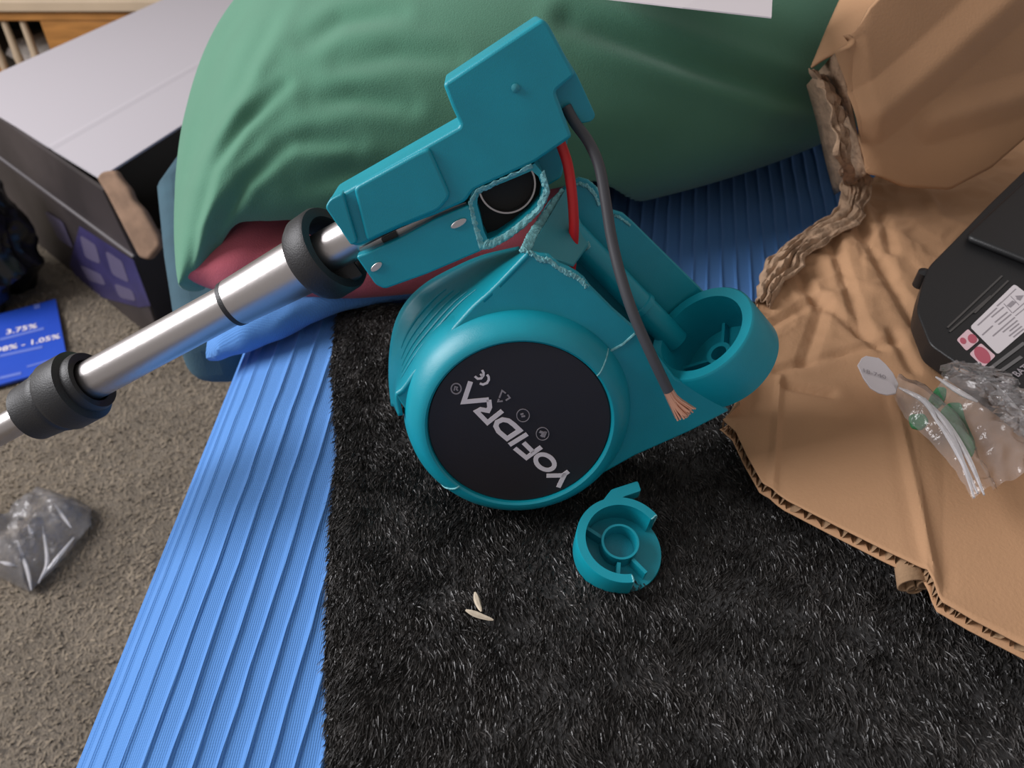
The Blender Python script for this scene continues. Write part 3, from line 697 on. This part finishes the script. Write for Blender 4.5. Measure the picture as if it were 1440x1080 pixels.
# torn lip
tl = smooth_line([PZ(1066, 428, .036), PZ(1082, 385, .038), PZ(1110, 352, .040), PZ(1150, 325, .041), PZ(1184, 300, .043), PZ(1192, 265, .050), PZ(1190, 240, .062), PZ(1184, 210, .075)], 60)
def lip(a, b):
    i = a * 59; k = min(int(i), 58); p = tl[k].lerp(tl[k + 1], i - k); wd = (.021 + .008 * nz(a * 9, 2)) * (.45 + .55 * min(1, a * 5, (1 - a) * 5))
    q = p + Vector((.75, -.35, 0)) * ((b - .25) * wd + .002 * nz(a * 22, b * 2))
    q.z += .002 * math.sin(b * math.pi) + .0036 * (.6 - 2.0 * abs(nz(a * 4 + b, b * 4.5, 3))) + .0016 * nz(a * 24, b * 5, 5); return q
V, F = grid(lip, 170, 26); mesh('torn_lip', V, F, M['cardtorn'], bxr, solid=.0008)
# raised flap
fa, fb = PZ(1222, 243, .072), PZ(1440, 187, .080); fe = (fb - fa).normalized(); fN = fe.cross(Vector((-fe.y * .42, fe.x * .42, .91)).normalized()).normalized()
fr2 = [(1181, 68), (1196, 125), (1208, 185), (1222, 243), (1268, 262), (1330, 266), (1385, 236), (1440, 186), (1640, 60)]
bk2 = [(1186, 58), (1200, 36), (1210, 15), (1232, -10), (1280, -60), (1340, -90), (1400, -110), (1470, -130), (1660, -160)]
f2 = [PL(x, y, fa, fN) for x, y in fr2]; b2 = [PL(x, y, fa, fN) for x, y in bk2]
fcr = [(PL(1222, 158, fa, fN), PL(1400, 0, fa, fN), .016, .006), (PL(1300, 170, fa, fN), PL(1440, 130, fa, fN), .012, .004), (PL(1190, 60, fa, fN), PL(1222, 243, fa, fN), .006, -.003)]
def flap(a, b):
    P = poly_at(f2, a).lerp(poly_at(b2, a), b); z = 0
    for p, q, w_, d_ in fcr:
        e = q - p; t = max(0, min(1, (P - p).dot(e) / e.length_squared)); d = (P - p - e * t).length; z += d_ * max(0, 1 - d / w_)
    z += .0018 * nz(P.x * 18, P.y * 18, P.z * 18) + .006 * math.sin(min(1, b) * 2.2)
    return P + fN * (z if fN.dot(C0 - P) > 0 else -z)
V, F = grid(flap, 90, 60); mesh('raised_flap', V, F, M['card'], bxr, solid=.004)
# narrow folded side of the flap and the dark torn strip under it
dA = depth(PL(1181, 68, fa, fN))
def side(a, b):
    l = [PD(1140, 94, dA + .016), PD(1162, 40, dA + .03), PD(1180, 0, dA + .04), PD(1215, -70, dA + .06)]; r = [flap(t, .9) + Rv * .008 - Uv * .003 + Fv * .005 for t in (0, .10, .24, .40)]
    return poly_at(l, a).lerp(poly_at(r, a), b) + Uv * (.003 * math.sin(b * math.pi))
V, F = grid(side, 20, 12); mesh('folded_side', V, F, M['card'], bxr, solid=.0012)
tl2 = smooth_line([PD(1146, 96, dA + .014), PD(1168, 130, dA + .010), PD(1180, 175, dA + .006), PD(1186, 220, dA + .002), PD(1198, 262, depth(PZ(1198, 262, .05)))], 40)
def strip(a, b):
    i = a * 39; k = min(int(i), 38); p = tl2[k].lerp(tl2[k + 1], i - k)
    return p + Rv * ((b - .3) * .012 * (1 + .5 * nz(a * 12, b * 3))) + Fv * (.006 * nz(a * 9, b * 6, 4) + .010 * b)
V, F = grid(strip, 70, 12); mesh('torn_strip', V, F, M['cardtorn'], bxr, solid=.0008)
V, F = grid(lambda a, b: poly_at(f2[:4], a) + fN * .0 + Fv * (.002 + .05 * b) + Rv * (.002 * b), 12, 6); mesh('inner_wall', V, F, M['cardtorn'], bxr, solid=.001)

# ------------------------------------------------------------------ black battery in the box
bz = .054; bp0 = PZ(1380, 430, bz); bN = Vector((-.10, -.14, 1)).normalized()
def BP(x, y, k=0):
    return PL(x, y, bp0, bN) + bN * k
bat = empty('battery_pack', Vector((bp0.x, bp0.y, .034)), 'black plastic battery pack with white specification sticker in the torn box', 'battery')
bo = [(1289, 436), (1296, 402), (1306, 374), (1340, 340), (1390, 288), (1440, 240), (1540, 150), (1680, 300), (1560, 660), (1446, 582), (1416, 560), (1360, 520), (1308, 484)]
V, F = prism([BP(x, y) for x, y in rounded(bo, 9)], Vector((0, 0, -.011))); mesh('casing', V, F, M['black'], bat, bevel=.003, seg=3, angle=40)
V, F = prism([BP(x, y, .0005) for x, y in rounded([(1352, 340), (1440, 258), (1560, 150), (1640, 280), (1500, 400), (1432, 372)], 14)], bN * .004); mesh('rail_step', V, F, M['black'], bat, bevel=.0035, seg=4, angle=40)
p = BP(1301, 380, -.004); mesh('latch_nub', *lathe(p, bN, [(0, .004), (.003, .003), (.0036, -.006), (0, -.006)], 20, closed=False), M['black'], bat)
st = mesh('specification_sticker', *prism([BP(x, y, .0001) for x, y in rounded([(1426, 400), (1364, 460), (1403, 499), (1475, 437)], 4)], bN * .0002), M['paper'], bat, smooth=False)
def qb(x, y): return (1300 + x * .19444, 370 + y * .19444)
def ql(x, y): return (1360 + x * .07407, 395 + y * .07407)
def bs(pts, wd, cv=None, k=.0002): return stroke([BP(*(cv(*p) if cv else p), k) for p in pts], wd, bN, .0002)
parts = [bs(l, .0006, ql) for l in ([(195, 855), (560, 520)], [(455, 700), (690, 505)], [(280, 1040), (480, 860)], [(520, 800), (760, 600)], [(585, 840), (830, 640)], [(480, 1060), (900, 700)], [(670, 985), (950, 760)], [(800, 965), (980, 820)], [(790, 1060), (1030, 870)], [(870, 1080), (1070, 920)], [(560, 490), (650, 410)])]
parts += [bs(l, .0004, ql) for l in ([(650, 415), (920, 160)], [(860, 620), (1090, 420)], [(910, 675), (1090, 530)], [(820, 300), (980, 470)], [(690, 440), (850, 620)])]
parts += [bs(l, .0020, ql) for l in ([(780, 500), (890, 400)], [(925, 320), (1010, 310), (960, 370)])]
mesh('sticker_print', *join(*parts), M['ink2'], st, smooth=False)
for sq, el in (([(1345, 478), (1361, 463), (1377, 479), (1359, 494)], [(1354, 480, 4, 5), (1367, 477, 6, 7)]), ([(1363, 498), (1379, 483), (1400, 501), (1383, 517)], [(1381, 500, 9, 14)])):
    s = mesh('warning_sticker', *prism([BP(x, y, .0001) for x, y in rounded(sq, 3)], bN * .0002), M['pinkpaper'], bat, smooth=False)
    mesh('warning_print', *join(*[prism([BP(x, y, .0003) for x, y in ell(cx, cy, rx, ry, -.75)], bN * .0001) for cx, cy, rx, ry in el]), M['pinkink'], s, smooth=False)
xd = (BP(1440, 523, 0) - BP(1410, 545, 0)).normalized(); yd = bN.cross(xd)
mesh('casing_print', *text_geo('ION BATTERY', .0046, BP(1411, 546, .0003), xd, yd, .0001, .0001), M['ink2'], bat, smooth=False)
parts = [bs(l, .0009, qb) for l in ([(165, 470), (560, 95)], [(180, 500), (480, 240)], [(360, 365), (605, 130)])]
mesh('casing_print', *join(*parts), mat('worn_ink', (.07, .065, .062), .6), bat, smooth=False)
parts = [bs(l, .0016, qb) for l in ([(455, 780), (720, 580)], [(500, 820), (700, 680)])]
mesh('casing_print', *join(*parts), mat('grey_ink', (.14, .135, .135), .6), bat, smooth=False)

# ------------------------------------------------------------------ small clear bag with green blades on the cardboard
zb = .040
sb = empty('clear_bag', PZ(1320, 590, zb - .004), 'small clear plastic bag holding green pieces on the torn cardboard', 'plastic bag')
tagpx = [(1206, 513), (1212, 503), (1218, 500), (1236, 503), (1246, 512), (1256, 524), (1264, 540), (1260, 553), (1248, 555), (1236, 552), (1224, 545), (1214, 531)]
tg = mesh('paper_tag', *prism([PZ(x, y, zb + .006 + .004 * (1 - (x - 1207) / 55)) for x, y in tagpx], (0, 0, -.0008)), M['paper'], sb, bevel=.0003)
xd = (PZ(1247, 521, .05) - PZ(1212, 516, .05)).normalized(); tn = (PZ(1236, 503, zb + .0079) - PZ(1212, 503, zb + .0096)).cross(PZ(1236, 546, zb + .0079) - PZ(1236, 503, zb + .0079)); tn = -tn.normalized() if tn.z < 0 else tn.normalized()
yd = tn.cross(xd).normalized(); xd = yd.cross(tn)
mesh('tag_print', *text_geo('18-740', .0040, PZ(1212, 523, zb + .0100), xd, yd, .0002), M['ink2'], tg, smooth=False)
def leafm(px, zc, par):
    P = [PZ(x, y, zc) for x, y in rounded(px, 5)]; return mesh('green_piece', *prism(P, (0, 0, -.0022)), M['leaf'], par, bevel=.0007)
leafm([(1306, 560), (1318, 543), (1332, 545), (1330, 562), (1320, 572)], zb + .004, sb)
leafm([(1322, 578), (1334, 566), (1352, 566), (1358, 590), (1372, 622), (1370, 640), (1348, 622), (1332, 596)], zb + .0055, sb)
leafm([(1278, 582), (1300, 580), (1308, 592), (1298, 602), (1282, 598)], zb + .003, sb)
def filmgrid(edge1, edge2, zc, amp, seed, nu=50, nv=40):
    def fn(a, b):
        x = lerp(*[poly_at([Vector((p[0], p[1], 0)) for p in e], a).x for e in (edge1, edge2)], b); y = lerp(*[poly_at([Vector((p[0], p[1], 0)) for p in e], a).y for e in (edge1, edge2)], b)
        h = amp * math.sin(math.pi * b) ** .6 * math.sin(math.pi * min(1, max(0, .04 + .92 * a))) ** .4
        P = PZ(x, y, zc); P.z += max(0, h + .0030 * (1 - 2 * abs(nz(P.x * 110, P.y * 110, seed))) * (.3 + math.sin(math.pi * b))); return P
    return grid(fn, nu, nv)
V, F = filmgrid([(1252, 552), (1272, 590), (1310, 625), (1340, 660), (1368, 702)], [(1262, 532), (1300, 548), (1345, 590), (1372, 640), (1402, 692)], zb + .003, .006, 3); mesh('bag_film', V, F, M['film'], sb)
V, F = filmgrid([(1316, 548), (1340, 590), (1372, 640), (1396, 690)], [(1345, 520), (1400, 550), (1450, 600), (1470, 670)], zb + .003, .008, 5); mesh('bag_film', V, F, M['film'], sb)
for i, (l) in enumerate(([(1290, 556), (1325, 590), (1350, 640), (1370, 700)], [(1300, 560), (1332, 596), (1362, 645), (1384, 696)], [(1310, 580), (1340, 625), (1375, 694)], [(1264, 545), (1300, 565), (1322, 600)], [(1316, 530), (1350, 552), (1375, 565)], [(1350, 520), (1400, 546), (1445, 592)])):
    mesh('film_fold', *tube(smooth_line([PZ(x, y, zb + .0115) for x, y in l], 20), [.0004 + .0008 * math.sin(math.pi * j / 19) for j in range(20)], 6), M['filmfold'], sb)
# bubbled rim of the film
def bub(a, b):
    l = smooth_line([PZ(1352, 524, zb + .012), PZ(1395, 538, zb + .014), PZ(1430, 570, zb + .014), PZ(1470, 620, zb + .013)], 40); p = l[int(a * 39)]
    t = b * 2 * math.pi; r = .0055 * (1 + .8 * nz(a * 22, math.cos(t) * 2, math.sin(t) * 2)); return p + Vector((math.cos(t) * r * 1.3, -.5 * math.cos(t) * r, math.sin(t) * r))
V, F = grid(bub, 60, 16); mesh('crinkled_rim', V, F, M['film'], sb)

# ------------------------------------------------------------------ long product carton on the carpet
Q = PZ(234, 487, FZ); r = ray(192, 361); tq = (Q.y) / r.y; zt = H + r.z * tq
L1 = PZ(25, 240, zt); d1 = (L1 - Vector((Q.x, Q.y, zt))); d1.z = 0; d1.normalize(); e1 = Vector((.19, .98, 0)).normalized()
ctn = empty('product_carton', Vector((Q.x, Q.y, FZ)), 'long dark printed carton with an open white flap standing on the carpet', 'carton')
Qb = Vector((Q.x, Q.y, FZ)); W_, D_ = .50, .60; hgt = zt - FZ; up_ = Vector((0, 0, hgt))
def wall(name, A, B, m, th=.004):
    nrm = (B - A).cross(Vector((0, 0, 1))).normalized(); V, F = prism([A, B, B + up_, A + up_], -nrm * th); return mesh(name, V, F, m, ctn, smooth=False)
pw = wall('printed_side', Qb, Qb + d1 * W_, M['carton'])
wall('end_side', Qb, Qb + e1 * D_, M['carton']); wall('far_side', Qb + d1 * W_, Qb + d1 * W_ + e1 * D_, M['carton']); wall('back_side', Qb + e1 * D_, Qb + e1 * D_ + d1 * W_, M['carton'])
V, F = prism([Qb + d1 * .004, Qb + d1 * W_, Qb + d1 * W_ + e1 * D_, Qb + e1 * D_], (0, 0, .005)); mesh('bottom', V, F, M['inside'], ctn, smooth=False)
nrm = d1.cross(Vector((0, 0, 1))).normalized(); nrm = nrm if nrm.dot(C0 - Qb) > 0 else -nrm
def SP_(x, y, k=.0050): return PL(x, y, Qb + nrm * k, nrm)
vp = mesh('violet_panel', *prism([SP_(x, y) for x, y in [(112, 318), (188, 366), (212, 430), (196, 432), (120, 412), (98, 372)]], nrm * .0004), M['violet'], pw, smooth=False)
for q in ([(112, 330), (135, 345), (142, 372), (120, 362)], [(148, 352), (172, 368), (182, 398), (158, 386)], [(112, 372), (142, 386), (150, 402), (124, 394)], [(62, 296), (88, 312), (104, 350), (82, 336)], [(160, 398), (186, 408), (192, 424), (168, 418)]):
    mesh('printed_figure', *prism([SP_(x, y, .0056) for x, y in rounded(q, 6)], nrm * .0003), M['lav'], pw, smooth=False)
ztop = zt + .075
A0 = PZ(144, 268, ztop); A1 = PZ(-58, 128, ztop); B0 = Vector((Q.x, Q.y, zt)); B1 = B0 + d1 * ((A1 - A0).length + .05)
V, F = prism([B0, B1, A1, A0], Vector((.003, .004, .001))); mesh('lid_front', V, F, M['carton'], ctn, smooth=False)
mesh('lid_edge', *tube([B0, B1], .0022, 8), mat('worn_edge', (.13, .12, .125), .6), ctn)
e2 = (PZ(282, 159, ztop) - PZ(140, 250, ztop)); e2.z = 0; e2.normalize()
A0w = PZ(140, 250, ztop + .001)
V, F = grid(lambda a, b: A0w.lerp(PZ(-60, 128, ztop + .001), a) + e2 * (.62 * b) + Vector((0, 0, .0015 * math.exp(-((a - .30) / .012) ** 2))), 80, 12); mesh('white_flap', V, F, M['white'], ctn, solid=.003, smooth=False)
tn_ = [(134, 250), (142, 241), (160, 239), (166, 250), (180, 266), (186, 282), (200, 296), (212, 318), (222, 334), (224, 346), (208, 366), (194, 362), (170, 315), (148, 272)]
pt = PZ(144, 268, ztop); pn = Vector((-.3, -.9, .5)).normalized()
V, F = prism([PL(x, y, pt, pn) for x, y in rounded(tn_, 5)], -pn * .012); mesh('torn_flap', V, F, mat('carton_core', (.23, .145, .095), .95, var=.2, vscale=40), ctn, bevel=.004, seg=3)
V, F = prism([SP_(x, y, .012) for x, y in [(130, 432), (140, 434), (186, 478), (180, 484), (150, 462)]], -nrm * .010); mesh('pale_edge', V, F, M['white'], ctn, smooth=False)

# black bin bag slumped in front of the carton
bc = PZ(18, 400, FZ)
def bagf(a, b):
    th = a * 2 * math.pi; ph = b * math.pi
    d = Vector((math.cos(th) * math.sin(ph), math.sin(th) * math.sin(ph), math.cos(ph)))
    r = 1 + .30 * (1 - 2 * abs(nz(d.x * 1.7 + 3, d.y * 1.7, d.z * 1.7))) + .07 * (1 - 2 * abs(nz(d.x * 4, d.y * 4, d.z * 4 + 2)))
    P = Vector((bc.x - .055, bc.y - .035, FZ + .10)) + Vector((d.x * .105, d.y * .065, d.z * .115)) * r
    P.z = max(P.z, FZ + .002); return P
V, F = grid(bagf, 160, 100); tag(mesh('bin_bag', V, F, M['bag']), 'crumpled shiny black plastic bag beside the dark carton', 'plastic bag')

# leaflet
lz = FZ + .0085
lc = [PZ(-75, 462, lz), PZ(78, 420, lz), PZ(96, 514, lz), PZ(-70, 560, lz)]
lf = empty('leaflet', (lc[1] + lc[2]) / 2 - Vector((0, 0, .0085)), 'glossy blue printed leaflet lying on the beige carpet', 'leaflet')
lm = mesh('leaflet_sheet', *prism(lc, (0, 0, -.0035)), M['leaflet'], lf, smooth=False)
xd = (PZ(64, 490, lz) - PZ(0, 505, lz)).normalized(); yd = Vector((0, 0, 1)).cross(xd)
def lt(s, size, px, py, m): mesh('leaflet_print', *text_geo(s, size, PZ(px, py, lz), xd, yd, .0006, .0003), m, lm, smooth=False)
lt('3.75%', .017, 8, 471, M['ink']); lt('0.98% - 1.05%', .0165, -20, 500, M['ink'])
li = mat('pale_blue_ink', (.12, .18, .55), .5)
for p, q, wd in (((0, 478), (62, 462), .006), ((0, 501), (60, 488), .006), ((38, 516), (74, 506), .004), ((0, 532), (30, 525), .006), ((48, 432), (56, 430), .012)):
    mesh('leaflet_print', *stroke([PZ(*p, lz), PZ(*q, lz)], wd, Vector((0, 0, 1)), .0006), li, lm, smooth=False)

# clear crumpled wrapper on the carpet
def wrap(k):
    e1_ = [(-30, 760), (0, 752), (28, 738), (62, 692), (90, 700), (128, 714)]; e2_ = [(-30, 800), (0, 812), (20, 822), (42, 832), (80, 796), (128, 738)]
    def fn(a, b):
        p = poly_at([Vector((*q, 0)) for q in e1_], a).lerp(poly_at([Vector((*q, 0)) for q in e2_], a), b)
        P = PZ(p.x, p.y, FZ + .008); en = math.sin(math.pi * b) ** .5 * math.sin(math.pi * min(1, .15 + .85 * a)) ** .4
        P.z += en * (.030 * (1 - k) + .018 * (1 - 2 * abs(nz(P.x * 28, P.y * 28, k * 5))) + .008 * (1 - 2 * abs(nz(P.x * 70, P.y * 70, k * 5)))); P.z = max(P.z, FZ + .007); return P
    return grid(fn, 60, 50)
wr = empty('clear_wrapper', PZ(50, 765, FZ), 'crumpled clear plastic wrapper on the beige carpet', 'plastic wrapper')
mesh('upper_film', *wrap(0), M['film'], wr); mesh('lower_film', *wrap(1), M['film'], wr)
for l in ([(40, 738), (46, 756)], [(24, 760), (38, 800), (44, 830)], [(0, 790), (24, 796)], [(76, 708), (100, 742)], [(60, 740), (66, 790), (54, 820)], [(104, 756), (60, 810)]):
    mesh('film_crease', *tube(smooth_line([PZ(x, y, FZ + .035) for x, y in l] if len(l) > 2 else [PZ(*l[0], FZ + .035), PZ((l[0][0] + l[1][0]) / 2, (l[0][1] + l[1][1]) / 2, FZ + .037), PZ(*l[1], FZ + .033)], 12), [.0006 + .0014 * math.sin(math.pi * j / 11) for j in range(12)], 6), M['filmfold'], wr)

# ------------------------------------------------------------------ wooden spindle bed frame beyond the carton
wy = 1.86
def WP(x, y, yy=wy):
    r = ray(x, y); return C0 + r * (yy / r.y)
wo = empty('spindle_bench', Vector((-1.25, wy, FZ)), 'low orange pine frame with turned spindles and pale top board', 'bench')
zr0, zr1 = WP(30, 30).z, WP(30, 16).z
X0, X1 = -2.3, -.55
xs = [WP(x, 50).x for x in (8, 34)]; xpanel = WP(62, 50).x
mesh('top_board', *bx(X0, X1, wy - .01, wy + .50, zr1, zr1 + .025), M['palewood'], wo, bevel=.004)
mesh('rail', *bx(X0, X1, wy, wy + .03, zr0, zr1), M['wood'], wo, bevel=.003)
mesh('end_panel', *bx(xpanel, X1, wy + .002, wy + .03, FZ, zr0 + .002), M['wood'], wo, bevel=.003)
mesh('foot_rail', *bx(X0, xpanel, wy, wy + .03, FZ, FZ + .03), M['wood'], wo, bevel=.003)
sp = xs[1] - xs[0]
for k in range(-14, 2):
    x = xs[0] + k * sp
    if x < X0: continue
    mesh('spindle', *tube([(x, wy + .015, FZ + .02), (x, wy + .015, FZ + .06), (x, wy + .015, (FZ + zr0) / 2), (x, wy + .015, zr0 + .004)], [.007, .010, .0085, .007], 12), M['palewood'], wo)
mesh('back_board', *bx(X0, X1, wy + .40, wy + .42, FZ, zr1), M['darkcloth'], wo)
pp = WP(52, 62, wy + .16)
def bedding(a, b):
    th = a * 2 * math.pi; ph = b * math.pi; d = Vector((math.cos(th) * math.sin(ph), math.sin(th) * math.sin(ph), math.cos(ph)))
    P = Vector((pp.x + .05, pp.y, (FZ + pp.z) / 2 + .012)) + Vector((d.x * .12, d.y * .09, d.z * (pp.z - FZ) * .62)) * (1 + .12 * nz(d.x * 3, d.y * 3, d.z * 3)); P.z = max(P.z, FZ + .001); return P
V, F = grid(bedding, 40, 24); tag(mesh('folded_linen', V, F, M['linen']), 'bundle of white linen behind the pine spindles', 'linen')

for o in bpy.data.objects:
    if '_b' in o: del o['_b']
